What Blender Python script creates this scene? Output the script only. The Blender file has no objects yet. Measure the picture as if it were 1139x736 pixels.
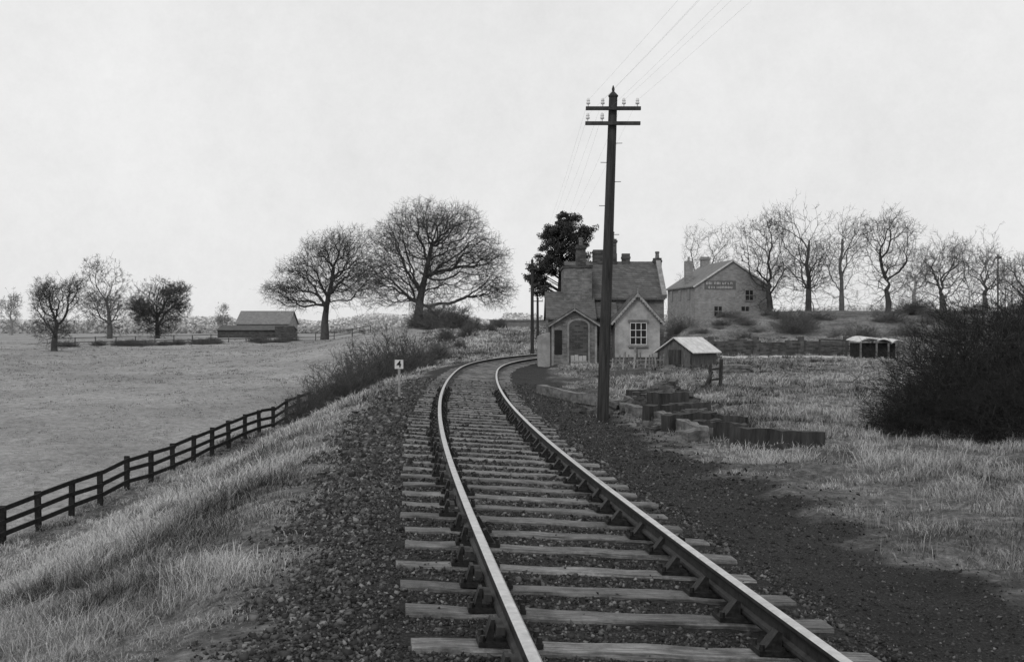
import bpy, math, random
import numpy as np
from mathutils import Vector, Matrix
random.seed(7); rng=np.random.default_rng(11)
scene=bpy.context.scene
F=1350.0; CZ=1.70
def PX(x,Y): return (x-569.5)/F*Y
def PZ(y,Y): return CZ-(y-368.0)/F*Y
scene.view_settings.view_transform='Standard'; scene.view_settings.look='None'
scene.view_settings.exposure=0; scene.view_settings.gamma=1
# ------------------------------------------------ materials
def nt(m):
    m.use_nodes=True; n=m.node_tree; n.nodes.clear(); return n
def base_nodes(name,rough=.85,metal=0):
    m=bpy.data.materials.new(name); t=nt(m)
    o=t.nodes.new('ShaderNodeOutputMaterial'); b=t.nodes.new('ShaderNodeBsdfPrincipled')
    b.inputs['Roughness'].default_value=rough; b.inputs['Metallic'].default_value=metal
    b.inputs['Specular IOR Level'].default_value=.2
    t.links.new(b.outputs[0],o.inputs[0]); return m,t,b
def ramp(t,stops):
    r=t.nodes.new('ShaderNodeValToRGB'); cr=r.color_ramp
    while len(cr.elements)<len(stops): cr.elements.new(.5)
    for e,(p,v) in zip(cr.elements,stops): e.position=p; e.color=(v,v,v,1)
    return r
def noise(t,vec,scale,detail=5,rough=.6,dist=0):
    n=t.nodes.new('ShaderNodeTexNoise'); n.inputs['Scale'].default_value=scale
    n.inputs['Detail'].default_value=detail; n.inputs['Roughness'].default_value=rough
    n.inputs['Distortion'].default_value=dist
    if vec is not None: t.links.new(vec,n.inputs['Vector'])
    return n
def mnoise(name,lo,hi,scale=3,rough=.85,metal=0,bump=.2,stretch=(1,1,1),p0=.35,p1=.65):
    m,t,b=base_nodes(name,rough,metal)
    tc=t.nodes.new('ShaderNodeTexCoord'); mp=t.nodes.new('ShaderNodeMapping')
    mp.inputs['Scale'].default_value=stretch
    t.links.new(tc.outputs['Object'],mp.inputs[0])
    n=noise(t,mp.outputs[0],scale,8,.7); r=ramp(t,[(p0,lo),(p1,hi)])
    t.links.new(n.outputs[0],r.inputs[0]); t.links.new(r.outputs[0],b.inputs['Base Color'])
    if bump:
        bm=t.nodes.new('ShaderNodeBump'); bm.inputs['Strength'].default_value=bump; bm.inputs['Distance'].default_value=.02
        t.links.new(n.outputs[0],bm.inputs['Height']); t.links.new(bm.outputs[0],b.inputs['Normal'])
    return m
def mattr(name,lo,hi,rough=.8):
    m,t,b=base_nodes(name,rough)
    a=t.nodes.new('ShaderNodeAttribute'); a.attribute_name='shade'
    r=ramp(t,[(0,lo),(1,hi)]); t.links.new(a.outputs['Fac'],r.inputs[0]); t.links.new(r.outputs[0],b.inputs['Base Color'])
    return m
def mbrick(name,lo,hi,mortar,bw=.3,bh=.1,stain=.5,ns=1.3):
    m,t,b=base_nodes(name,.9)
    tc=t.nodes.new('ShaderNodeTexCoord'); s=t.nodes.new('ShaderNodeSeparateXYZ'); t.links.new(tc.outputs['Object'],s.inputs[0])
    ad=t.nodes.new('ShaderNodeMath'); ad.operation='ADD'; t.links.new(s.outputs[0],ad.inputs[0]); t.links.new(s.outputs[1],ad.inputs[1])
    c=t.nodes.new('ShaderNodeCombineXYZ'); t.links.new(ad.outputs[0],c.inputs[0]); t.links.new(s.outputs[2],c.inputs[1])
    br=t.nodes.new('ShaderNodeTexBrick'); t.links.new(c.outputs[0],br.inputs['Vector'])
    br.inputs['Scale'].default_value=1; br.inputs['Brick Width'].default_value=bw; br.inputs['Row Height'].default_value=bh
    br.inputs['Mortar Size'].default_value=.012
    br.inputs['Color1'].default_value=(lo,lo,lo,1); br.inputs['Color2'].default_value=(hi,hi,hi,1); br.inputs['Mortar'].default_value=(mortar,)*3+(1,)
    n=noise(t,tc.outputs['Object'],ns,10,.8); r=ramp(t,[(.32,1-stain),(.68,1.2)])
    t.links.new(n.outputs[0],r.inputs[0])
    mx=t.nodes.new('ShaderNodeMix'); mx.data_type='RGBA'; mx.blend_type='MULTIPLY'; mx.inputs[0].default_value=1
    t.links.new(br.outputs[0],mx.inputs[6]); t.links.new(r.outputs[0],mx.inputs[7]); t.links.new(mx.outputs[2],b.inputs['Base Color'])
    return m
M={}
M['wood_dark']=mnoise('dark_weathered_wood',.015,.06,6,.8,0,.5,(1,1,.15))
M['wood_fence']=mnoise('creosoted_fence_wood',.008,.03,5)
M['wood_grey']=mnoise('grey_timber',.05,.22,7,.85,0,.5,(.3,1,1))
M['shedwood']=mnoise('shed_boards',.04,.14,7,.85,0,.5,(3,3,.3))
M['wood_pale']=mnoise('bleached_timber',.14,.34,5)
M['pole']=mnoise('pole_wood',.014,.05,5,.75,0,.4,(3,3,.25))
M['iron']=mnoise('rusty_iron',.006,.03,20,.6,0,.4)
M['railside']=mnoise('rail_side_rust',.01,.035,12,.6,0,.2)
M['railtop']=mnoise('polished_rail_head',.45,.7,9,.32,1,.03)
M['white']=mnoise('white_paint',.38,.65,4,.6)
M['trim']=mnoise('weathered_trim_paint',.18,.34,4,.7)
M['black']=mnoise('black_paint',.01,.02,4,.5)
M['ceramic']=mnoise('white_porcelain',.5,.75,4,.2)
M['glass']=mnoise('window_glass',.012,.02,2,.2,0,0)
M['brick']=mbrick('old_brick',.11,.21,.18,.25,.09,.6,2.2)
M['brick_far']=mbrick('haze_tinted_brick',.2,.3,.26,.3,.1,.35,1.5)  # brick with distance haze painted in as a paler base colour
M['brick_dark']=mbrick('dark_brick',.04,.1,.09)
M['sign_ground']=mnoise('faded_painted_panel',.1,.14,2)
M['rubble']=mnoise('broken_masonry',.02,.15,3,.9,0,.3)
M['gardenwall']=mbrick('garden_wall_brick',.05,.12,.1,.4,.14,.7)
M['render']=mnoise('pale_render',.2,.38,1.6,.9,0,.1)
M['stone']=mnoise('pale_stone',.14,.28,3)
M['slate']=mbrick('slate_roof',.09,.135,.07,.3,.12,.5,3)
M['slate_far']=mbrick('haze_tinted_slate_roof',.16,.21,.14,.3,.14,.3,2)  # slate paled so its colour carries the haze of distance
M['tin']=mnoise('pale_tin_sheet',.38,.65,3,.5)
M['bark0']=mnoise('bark_near',.012,.035,4)
M['bark0b']=mnoise('thorn_twigs',.015,.045,4)
M['bark1']=mnoise('bark_haze_tint_low',.045,.09,3)  # bark lightened a little: distance haze painted into the colour
M['bark2']=mnoise('bark_haze_tint_mid',.085,.14,3)  # same bark, more haze put into its grey
M['bark3']=mnoise('bark_haze_tint_high',.22,.3,1)  # palest bark, strong haze painted into the base colour
M['hedge']=mnoise('hedge_haze_tint',.08,.16,1)  # shrub grey lightened to paint in the haze of distance
M['grass']=mattr('dry_grass_blades',.02,.62)
M['weed']=mattr('rough_weeds',.02,.52)
M['stonebit']=mattr('ballast_stones',.006,.2,.65)
M['needle']=mattr('pine_needles',.012,.07)
M['leafd']=mattr('dark_leaves',.008,.05)
M['wire']=mnoise('wire',.4,.5,2)
def msleeper():
    m,t,b=base_nodes('sleeper_timber',.6); b.inputs['Specular IOR Level'].default_value=.4
    tc=t.nodes.new('ShaderNodeTexCoord'); oi=t.nodes.new('ShaderNodeObjectInfo')
    ad=t.nodes.new('ShaderNodeVectorMath'); ad.operation='ADD'
    sc=t.nodes.new('ShaderNodeVectorMath'); sc.operation='SCALE'; sc.inputs['Scale'].default_value=60
    cb=t.nodes.new('ShaderNodeCombineXYZ'); t.links.new(oi.outputs['Random'],cb.inputs[0]); t.links.new(oi.outputs['Random'],cb.inputs[1])
    t.links.new(cb.outputs[0],sc.inputs[0]); t.links.new(tc.outputs['Object'],ad.inputs[0]); t.links.new(sc.outputs[0],ad.inputs[1])
    mp=t.nodes.new('ShaderNodeMapping'); mp.inputs['Scale'].default_value=(.8,14,10); t.links.new(ad.outputs[0],mp.inputs[0])
    n=noise(t,mp.outputs[0],3,8,.75); r=ramp(t,[(.34,.025),(.47,.13),(.68,.33)]); t.links.new(n.outputs[0],r.inputs[0])
    n2=noise(t,ad.outputs[0],3.2,9,.8); r2=ramp(t,[(.38,.3),(.58,1.1)]); t.links.new(n2.outputs[0],r2.inputs[0])
    mr_=t.nodes.new('ShaderNodeMapRange'); mr_.inputs[3].default_value=.7; mr_.inputs[4].default_value=1.2; t.links.new(oi.outputs['Random'],mr_.inputs[0])
    mx=t.nodes.new('ShaderNodeMix'); mx.data_type='RGBA'; mx.blend_type='MULTIPLY'; mx.inputs[0].default_value=1
    t.links.new(r.outputs[0],mx.inputs[6]); t.links.new(r2.outputs[0],mx.inputs[7])
    mx2=t.nodes.new('ShaderNodeMix'); mx2.data_type='RGBA'; mx2.blend_type='MULTIPLY'; mx2.inputs[0].default_value=1
    t.links.new(mx.outputs[2],mx2.inputs[6]); t.links.new(mr_.outputs[0],mx2.inputs[7]); t.links.new(mx2.outputs[2],b.inputs['Base Color'])
    bm=t.nodes.new('ShaderNodeBump'); bm.inputs['Strength'].default_value=.8; bm.inputs['Distance'].default_value=.02
    t.links.new(n.outputs[0],bm.inputs['Height']); t.links.new(bm.outputs[0],b.inputs['Normal'])
    return m
M['sleeper']=msleeper()
# ------------------------------------------------ mesh helpers
col=scene.collection
def mesh_np(name,V,quads=None,tris=None,shade=None):
    me=bpy.data.meshes.new(name); V=np.asarray(V,dtype=np.float32)
    q=np.zeros((0,4),int) if quads is None else np.asarray(quads); tr=np.zeros((0,3),int) if tris is None else np.asarray(tris)
    me.vertices.add(len(V)); me.vertices.foreach_set('co',V.ravel())
    li=np.concatenate([q.ravel(),tr.ravel()]).astype(np.int32)
    me.loops.add(len(li)); me.loops.foreach_set('vertex_index',li)
    np_=len(q)+len(tr); me.polygons.add(np_)
    st=np.concatenate([np.arange(len(q))*4,len(q)*4+np.arange(len(tr))*3]).astype(np.int32)
    me.polygons.foreach_set('loop_start',st)
    me.update(calc_edges=True); me.validate()
    if shade is not None:
        a=me.attributes.new('shade','FLOAT','POINT'); a.data.foreach_set('value',np.asarray(shade,dtype=np.float32))
    return me
def obj(name,me,mat=None,parent=None,**kw):
    o=bpy.data.objects.new(name,me); col.objects.link(o)
    if mat is not None and me is not None: me.materials.append(mat)
    if parent is not None: o.parent=parent
    for k,v in kw.items(): o[k]=v
    return o
def empty(name,label,category,loc=(0,0,0),rz=0,group=None):
    o=bpy.data.objects.new(name,None); col.objects.link(o); o.location=loc; o.rotation_euler=(0,0,rz); o.empty_display_size=.1
    o['label']=label; o['category']=category
    if group: o['group']=group
    return o
class B:
    def __init__(s): s.v=[]; s.f=[]
    def add(s,vs,fs):
        k=len(s.v); s.v+= [tuple(v) for v in vs]; s.f+=[tuple(i+k for i in f) for f in fs]; return s
    def box(s,x0,x1,y0,y1,z0,z1):
        return s.add([(x0,y0,z0),(x1,y0,z0),(x1,y1,z0),(x0,y1,z0),(x0,y0,z1),(x1,y0,z1),(x1,y1,z1),(x0,y1,z1)],
          [(0,3,2,1),(4,5,6,7),(0,1,5,4),(1,2,6,5),(2,3,7,6),(3,0,4,7)])
    def beam(s,a,b,w,h):
        a=Vector(a);b=Vector(b);t=(b-a).normalized(); up=Vector((0,0,1)) if abs(t.z)<.9 else Vector((0,1,0))
        r=t.cross(up).normalized(); u=r.cross(t)
        vs=[p+r*i*w/2+u*j*h/2 for p in(a,b) for i,j in((-1,-1),(1,-1),(1,1),(-1,1))]
        return s.add(vs,[(0,1,2,3),(7,6,5,4),(0,4,5,1),(1,5,6,2),(2,6,7,3),(3,7,4,0)])
    def tube(s,a,b,r0,r1,n=8):
        a=Vector(a);b=Vector(b);t=(b-a).normalized(); up=Vector((0,0,1)) if abs(t.z)<.9 else Vector((0,1,0))
        r=t.cross(up).normalized(); u=r.cross(t); vs=[]
        for p,q in((a,r0),(b,r1)):
            for i in range(n):
                an=2*math.pi*i/n; vs.append(p+(r*math.cos(an)+u*math.sin(an))*q)
        fs=[(i,(i+1)%n,n+(i+1)%n,n+i) for i in range(n)]+[tuple(range(n-1,-1,-1)),tuple(range(n,2*n))]
        return s.add(vs,fs)
    def lathe(s,prof,c,n=10):
        vs=[];fs=[];c=Vector(c)
        for r,z in prof:
            for i in range(n):
                an=2*math.pi*i/n; vs.append(c+Vector((r*math.cos(an),r*math.sin(an),z)))
        for j in range(len(prof)-1):
            for i in range(n): fs.append((j*n+i,j*n+(i+1)%n,(j+1)*n+(i+1)%n,(j+1)*n+i))
        fs.append(tuple(range(n-1,-1,-1))); fs.append(tuple((len(prof)-1)*n+i for i in range(n)))
        return s.add(vs,fs)
    def gable(s,x0,x1,y0,y1,zb,ze,zr,axis='y'):
        if axis=='y':
            xm=(x0+x1)/2
            p=lambda y:[(x0,y,zb),(x1,y,zb),(x1,y,ze),(xm,y,zr),(x0,y,ze)]
            vs=p(y0)+p(y1)
        else:
            ym=(y0+y1)/2
            p=lambda x:[(x,y1,zb),(x,y0,zb),(x,y0,ze),(x,ym,zr),(x,y1,ze)]
            vs=p(x0)+p(x1)
        return s.add(vs,[(0,1,2,3,4),(9,8,7,6,5),(0,5,6,1),(1,6,7,2),(2,7,8,3),(3,8,9,4),(4,9,5,0)])
    def roof(s,x0,x1,y0,y1,ze,zr,axis='y',oh=.25,end=.15,th=.1,up=.01):
        for sg in(-1,1):
            if axis=='y':
                xm=(x0+x1)/2; hw=(x1-x0)/2; sl=(zr-ze)/hw
                xe=xm+sg*(hw+oh); zz=ze-sl*oh+up; ztop=zr+up
                vs=[(xm,y0-end,ztop),(xe,y0-end,zz),(xe,y1+end,zz),(xm,y1+end,ztop)]
            else:
                ym=(y0+y1)/2; hw=(y1-y0)/2; sl=(zr-ze)/hw
                ye=ym+sg*(hw+oh); zz=ze-sl*oh+up; ztop=zr+up
                vs=[(x0-end,ym,ztop),(x0-end,ye,zz),(x1+end,ye,zz),(x1+end,ym,ztop)]
            vs2=[(a,b,c+th) for a,b,c in vs]
            fs=[(0,1,2,3),(7,6,5,4),(0,4,5,1),(1,5,6,2),(2,6,7,3),(3,7,4,0)]
            s.add(vs+vs2,fs)
        return s
    def mesh(s,name):
        me=bpy.data.meshes.new(name); me.from_pydata(s.v,[],s.f); me.update()
        import bmesh
        bm=bmesh.new(); bm.from_mesh(me); bmesh.ops.recalc_face_normals(bm,faces=bm.faces); bm.to_mesh(me); bm.free()
        return me
def part(name,b,mat,parent,**kw): return obj(name,b.mesh(name),M[mat],parent,**kw)
# ------------------------------------------------ numeric noise and terrain
def vn(x,y,seed=0):
    x=np.asarray(x,float);y=np.asarray(y,float); xi=np.floor(x).astype(np.int64); yi=np.floor(y).astype(np.int64)
    fx=x-xi; fy=y-yi; fx=fx*fx*(3-2*fx); fy=fy*fy*(3-2*fy)
    def h(a,b):
        n=(a*374761393+b*668265263+seed*1442695041)&0xffffffff
        n=((n^(n>>13))*1274126177)&0xffffffff; n=n^(n>>16); return (n&0xffff)/65535.0
    return (h(xi,yi)*(1-fx)+h(xi+1,yi)*fx)*(1-fy)+(h(xi,yi+1)*(1-fx)+h(xi+1,yi+1)*fx)*fy
def fbm(x,y,seed=0,o=4):
    s=0;a=.5;t=0
    for i in range(o): s=s+a*vn(x*2**i,y*2**i,seed+i); t+=a; a*=.55
    return s/t
def sm(t): t=np.clip(t,0,1); return t*t*(3-2*t)
_Y=np.arange(-40,3001,.25)
_h=np.interp(_Y,[-40,6,12,20,30,40,48,56,65,75,90,130,135],[-.115,-.104,-.092,-.068,-.04,-.018,.0,.055,.14,.235,.29,.29,0])
_X=np.concatenate([[0],np.cumsum((_h[1:]+_h[:-1])/2*.25)]); _X=_X-np.interp(5.7,_Y,_X)+.82
def cx(Y): return np.interp(Y,_Y,_X)
def hd(Y): return np.interp(Y,_Y,_h)
CT=math.tan(math.radians(3.5))
def H(X,Y,rough=True):
    X=np.asarray(X,float);Y=np.asarray(Y,float); d=X-cx(Y); L=-d
    Ff=np.interp(Y,[-20,25,32,58,80,110,150,250,600,3000],[-4.6,-4.1,-3.83,-2.35,-1.5,-.5,.6,.95,1.3,2.0])
    foot=np.interp(Y,[0,32,58,90],[12.5,10.6,8,8])
    core=-.035-CT*np.clip(d,-1.6,1.6)
    ls=core-(.10)*sm((L-1.6)/1.0)
    t=np.clip((L-2.5)/(foot-2.5),0,1); t=.6*t+.4*sm(t)
    zl=ls+(Ff-ls)*t
    bump=(1.9)*sm((Y-76)/40)*sm((X+24)/14)*sm((190-Y)/50)*(.8+.5*fbm(X*.12,Y*.12,77))
    zl=zl+np.minimum(bump,np.maximum(0,(L-2.4)*.5))
    zr=core-.07*sm((d-1.6)/1.2)+.2*sm((Y-50)/10)*sm((d-2.2)/.8)
    hill=1.15*sm((Y-84.2)/1.2)*sm((X-12)/2)+2.3*sm((Y-89)/20)
    zr=zr+np.minimum(hill,np.maximum(0,(d-3)*.6))
    z=np.where(d<0,zl,zr)
    if rough:
        out=sm((np.abs(d)-2.2)/1.0); far=sm((170-Y)/60)
        z=z+out*far*((fbm(X*.9,Y*.9,3)-.5)*.26+(fbm(X*3.1,Y*3.1,9,3)-.5)*.13+(fbm(X*.3,Y*.3,19)-.5)*.5*sm((Y-60)/20)*sm((L-2)/3)*sm((16-L)/5))
        z=z+(1-out)*(fbm(X*7,Y*7,5,3)-.5)*.025
    return z
def axis_vals(segs):
    a=[]
    for s,e,st in segs: a+=list(np.arange(s,e,st))
    return np.array(a+[segs[-1][1]])
dv=axis_vals([(-2500,-300,220),(-300,-60,20),(-60,-16,1.2),(-16,-4,.2),(-4,6,.1),(6,16,.25),(16,60,1.2),(60,300,20),(300,2500,220)])
yv=axis_vals([(-30,3,1.5),(3,20,.12),(20,40,.3),(40,140,.7),(140,300,5),(300,3000,150)])
D,YY=np.meshgrid(dv,yv); XX=cx(YY)+D; ZZ=H(XX,YY)
V=np.stack([XX,YY,ZZ],-1).reshape(-1,3); nx=len(dv); ny=len(yv)
i,j=np.meshgrid(np.arange(nx-1),np.arange(ny-1)); k=(j*nx+i).ravel()
me=mesh_np('ground',V,np.stack([k,k+1,k+nx+1,k+nx],-1))
edge=(fbm(XX*1.3,YY*1.3,21)-.5)*1.6
cin=np.clip((np.where(D<0,2.25+D,3.2-D)+edge*np.where(D<0,.8,1.0))/.35,0,1)*np.where(YY>125,0,1)
cin=np.maximum(cin,np.clip((fbm(XX*.5,YY*.35,33)-.56)*9,0,1)*np.where((D>2)&(D<9)&(YY<60),.75,0))
fld=sm((-D-np.interp(YY,[0,32,58,90,110],[13,11.8,9.0,11,16]))/1.0)
pth=sm((np.where(D>6,1,0))*np.clip(1-np.abs(YY-79)/3.0,0,1)*2)
for n_,a_ in(('cinder',cin),('field',fld),('path',pth)):
    a=me.attributes.new(n_,'FLOAT','POINT'); a.data.foreach_set('value',a_.ravel().astype(np.float32))
me.polygons.foreach_set('use_smooth',np.ones(len(me.polygons),bool))
m,t,b=base_nodes('ground_surface',.9)
geo=t.nodes.new('ShaderNodeNewGeometry'); pos=geo.outputs['Position']
def att(n):
    a=t.nodes.new('ShaderNodeAttribute'); a.attribute_name=n; return a.outputs['Fac']
def mix(f,a,bb,mode='MIX'):
    x=t.nodes.new('ShaderNodeMix'); x.data_type='RGBA'; x.blend_type=mode
    if isinstance(f,float): x.inputs[0].default_value=f
    else: t.links.new(f,x.inputs[0])
    t.links.new(a,x.inputs[6]); t.links.new(bb,x.inputs[7]); return x.outputs[2]
def nr(scale,stops,**k):
    n=noise(t,pos,scale,**k); r=ramp(t,stops); t.links.new(n.outputs[0],r.inputs[0]); return r.outputs[0],n
g1,n1=nr(6,[(.34,.025),(.5,.14),(.66,.38)],detail=12,rough=.85)
g2,_=nr(.45,[(.36,.5),(.64,1.25)],detail=8,rough=.7)
rough_g=mix(1.0,g1,g2,'MULTIPLY')
f1,_=nr(2.6,[(.3,.07),(.48,.23),(.66,.44)],detail=12,rough=.9)
f2,_=nr(.1,[(.36,.76),(.64,1.15)],detail=8,rough=.65)
fieldc=mix(1.0,f1,f2,'MULTIPLY')
c1,_=nr(45,[(.38,.008),(.55,.03),(.72,.16)],detail=6,rough=.85)
c2,_=nr(1.1,[(.35,.65),(.7,1.3)],detail=6)
cind=mix(1.0,c1,c2,'MULTIPLY')
p1,_=nr(3,[(.3,.35),(.7,.55)])
x=mix(att('field'),rough_g,fieldc); x=mix(att('path'),x,p1); x=mix(att('cinder'),x,cind)
t.links.new(x,b.inputs['Base Color'])
bm=t.nodes.new('ShaderNodeBump'); bm.inputs['Strength'].default_value=.8; bm.inputs['Distance'].default_value=.06
nb=noise(t,pos,12,9,.85); t.links.new(nb.outputs[0],bm.inputs['Height']); t.links.new(bm.outputs[0],b.inputs['Normal'])
g=obj('ground',me,m); g['kind']='structure'
# ------------------------------------------------ world, sun, camera
w=bpy.data.worlds.new('World'); scene.world=w; w.use_nodes=True; t=w.node_tree; t.nodes.clear()
o=t.nodes.new('ShaderNodeOutputWorld'); bg=t.nodes.new('ShaderNodeBackground'); bg.inputs[1].default_value=.1
sk=t.nodes.new('ShaderNodeTexSky'); sk.sky_type='NISHITA'; sk.sun_disc=False
sk.sun_elevation=math.radians(42); sk.sun_rotation=math.radians(200); sk.dust_density=4
bw=t.nodes.new('ShaderNodeRGBToBW'); t.links.new(sk.outputs[0],bw.inputs[0])
mn=t.nodes.new('ShaderNodeMath'); mn.operation='MINIMUM'; mn.inputs[1].default_value=12; t.links.new(bw.outputs[0],mn.inputs[0])
tc=t.nodes.new('ShaderNodeTexCoord'); ns=noise(t,tc.outputs['Generated'],3.0,14,.85)
mr=t.nodes.new('ShaderNodeMapRange'); mr.inputs[1].default_value=.3; mr.inputs[2].default_value=.7; mr.inputs[3].default_value=7.9; mr.inputs[4].default_value=9.5
t.links.new(ns.outputs[0],mr.inputs[0])
mx=t.nodes.new('ShaderNodeMix'); mx.data_type='FLOAT'; mx.inputs[0].default_value=.1
t.links.new(mr.outputs[0],mx.inputs[2]); t.links.new(mn.outputs[0],mx.inputs[3])
t.links.new(mx.outputs[0],bg.inputs[0]); t.links.new(bg.outputs[0],o.inputs[0])
sl=bpy.data.lights.new('sun','SUN'); sl.energy=1.1; sl.angle=math.radians(14); sl.color=(1,.99,.98)
so=bpy.data.objects.new('sun',sl); col.objects.link(so)
dirv=Vector((math.sin(math.radians(200))*math.cos(math.radians(42)),math.cos(math.radians(200))*math.cos(math.radians(42)),math.sin(math.radians(42))))
so.rotation_euler=dirv.to_track_quat('Z','Y').to_euler(); so.location=(0,0,60)
cd=bpy.data.cameras.new('camera'); cd.sensor_width=36; cd.lens=36*F/1139; cd.clip_end=6000; cd.clip_start=.1
co=bpy.data.objects.new('camera',cd); col.objects.link(co); co.location=(0,0,CZ); co.rotation_euler=(math.radians(90),0,0); scene.camera=co
# ------------------------------------------------ track
def frame(Y,offset=0,up=0):
    hh=float(hd(Y)); T=Vector((math.sin(math.atan(hh)),math.cos(math.atan(hh)),0)); R=Vector((T.y,-T.x,0))
    c=math.radians(3.5); Rc=(R*math.cos(c)+Vector((0,0,-math.sin(c)))).normalized(); U=Rc.cross(T).normalized()
    P=Vector((float(cx(Y)),Y,0))+Rc*offset+U*up
    return P,T,Rc,U
arc=[0];ys=np.arange(-2,117,.05)
for a_ in ys[1:]: arc.append(arc[-1]+.05*math.sqrt(1+float(hd(a_))**2))
arc=np.array(arc)
SP=.74; off0=.42
sleeperY=[float(np.interp(s,arc,ys)) for s in np.arange(off0,arc[-1],SP)]
prof=[(-.030,0),(.030,0),(.034,.012),(.030,.028),(.010,.042),(.009,.095),(.028,.108),(.033,.120),(.032,.138),(.022,.146),(-.022,.146),(-.032,.138),(-.033,.120),(-.028,.108),(-.009,.095),(-.010,.042),(-.030,.028),(-.034,.012)]
for sg in(-1,1):
    vs=[];fs=[];mi=[];n=len(prof); Ys=np.concatenate([np.arange(1.5,40,.4),np.arange(40,117,.8)])
    for Y in Ys:
        P,T,R,U=frame(float(Y),sg*.7525,.045)
        for a_,b_ in prof: vs.append(P+R*a_+U*b_)
    for j in range(len(Ys)-1):
        for i in range(n):
            fs.append((j*n+i,j*n+(i+1)%n,(j+1)*n+(i+1)%n,(j+1)*n+i)); mi.append(1 if i in(8,9,10) else 0)
    me=bpy.data.meshes.new('rail'); me.from_pydata([tuple(v) for v in vs],[],fs)
    me.materials.append(M['railside']); me.materials.append(M['railtop']); me.polygons.foreach_set('material_index',mi); me.update()
    o=obj('rail',me,label='bullhead steel running rail with polished top, curving over timber sleepers',category='rail',group='running rails of the single track')
def sleeper_mesh(k):
    b=B(); n=14; rr=random.Random(k); L=1.295; vs=[];
    for i in range(n+1):
        x=-L+2*L*i/n+(rr.uniform(-.03,.03) if i in(0,n) else 0); w=.113+rr.uniform(-.007,.007); h=rr.uniform(-.008,.004)
        vs+=[(x,-w,-.13),(x,w,-.13),(x,w,h-.016),(x,w-.014,h),(x,-w+.014,h),(x,-w,h-.016)]
    fs=[]
    for i in range(n):
        for q in range(6): fs.append((i*6+q,(i+1)*6+q,(i+1)*6+(q+1)%6,i*6+(q+1)%6))
    fs+=[(5,4,3,2,1,0),tuple(n*6+q for q in range(6))]
    b.add(vs,fs); me=b.mesh('sleeper'); me.materials.append(M['sleeper']); return me
smeshes=[sleeper_mesh(k) for k in range(10)]
cb=B(); cb.box(-.17,.17,-.09,.09,.003,.03)
cb.add([(-.13,-.05,.03),(-.035,-.05,.03),(-.035,-.05,.12),(-.06,-.05,.13),(-.13,.05,.03),(-.035,.05,.03),(-.035,.05,.12),(-.06,.05,.13)],[(0,1,2,3),(7,6,5,4),(0,3,7,4),(1,5,6,2),(3,2,6,7),(0,4,5,1)])
cb.add([(.135,-.055,.03),(.09,-.055,.03),(.09,-.055,.14),(.11,-.055,.14),(.135,.055,.03),(.09,.055,.03),(.09,.055,.14),(.11,.055,.14)],[(3,2,1,0),(4,5,6,7),(4,7,3,0),(2,6,5,1),(7,6,2,3),(1,5,4,0)])
cb.box(-.035,.035,-.06,.06,.031,.044)
for sx in(-.15,.15):
    for sy in(-.065,.065): cb.tube((sx,sy,.025),(sx,sy,.06),.018,.014,8)
chair_me=cb.mesh('rail_chair'); chair_me.materials.append(M['iron'])
kb=B(); kb.add([(.037,-.09,.07),(.088,-.09,.07),(.088,-.09,.12),(.04,-.09,.12),(.037,.11,.075),(.082,.11,.075),(.082,.11,.115),(.04,.11,.115)],[(0,1,2,3),(7,6,5,4),(0,4,5,1),(1,5,6,2),(2,6,7,3),(3,7,4,0)])
key_me=kb.mesh('wooden_key'); key_me.materials.append(M['wood_dark'])
for n_,Y in enumerate(sleeperY):
    P,T,R,U=frame(Y+random.uniform(-.025,.025),random.uniform(-.04,.04)); sk_=random.gauss(0,.011)
    T2=(T+R*sk_).normalized(); R2=(R-T*sk_).normalized()
    mat=Matrix(((R2.x,T2.x,U.x,P.x),(R2.y,T2.y,U.y,P.y),(R2.z,T2.z,U.z,P.z+random.uniform(-.012,.004)),(0,0,0,1)))
    s=bpy.data.objects.new('sleeper',smeshes[random.randrange(10)]); col.objects.link(s); s.matrix_world=mat
    s['label']='weathered timber railway sleeper bedded in dark ballast'; s['category']='railway sleeper'; s['group']='timber sleepers of the track'
    if Y<34:
        for sg in(-1,1):
            c=bpy.data.objects.new('rail_chair',chair_me); col.objects.link(c); c.parent=s; c.location=(sg*.7525,0,0); c.rotation_euler=(0,0,0 if sg>0 else math.pi)
            kk=bpy.data.objects.new('wooden_key',key_me); col.objects.link(kk); kk.parent=c
# ballast stones
def stones(name,X,Y,r,shade,lift=.3):
    n=len(X); base=np.array([[1,0,0],[-1,0,0],[0,1,0],[0,-1,0],[0,0,1],[0,0,-1],],float)
    Vv=base[None]*(1+rng.uniform(-.35,.35,(n,6,1)))*r[:,None,None]*np.stack([rng.uniform(.8,1.3,n),rng.uniform(.8,1.3,n),rng.uniform(.5,.9,n)],-1)[:,None,:]
    q=rng.normal(size=(n,3,3)); Q,_=np.linalg.qr(q); Vv=np.einsum('nij,nkj->nki',Q,Vv)
    Vv+=np.stack([X,Y,H(X,Y)+r*lift],-1)[:,None,:]
    tf=np.array([[0,2,4],[2,1,4],[1,3,4],[3,0,4],[2,0,5],[1,2,5],[3,1,5],[0,3,5]])
    T_=(np.arange(n)[:,None,None]*6+tf[None]).reshape(-1,3)
    return mesh_np(name,Vv.reshape(-1,3),None,T_,np.repeat(shade,6))
N=210000
u=rng.random(N); Y=3.8*(42/3.8)**(u**.98); D_=rng.uniform(-2.9,4.2,N)
s=np.interp(Y,ys,arc); ph=np.abs(((s-off0)+SP/2)%SP-SP/2)
ed=(fbm((cx(Y)+D_)*1.3,Y*1.3,21)-.5)*1.6
keep=~((ph<.135)&(np.abs(D_)<1.34)&(rng.random(N)>.012))&(np.abs(np.abs(D_)-.7525)>.05)
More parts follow.
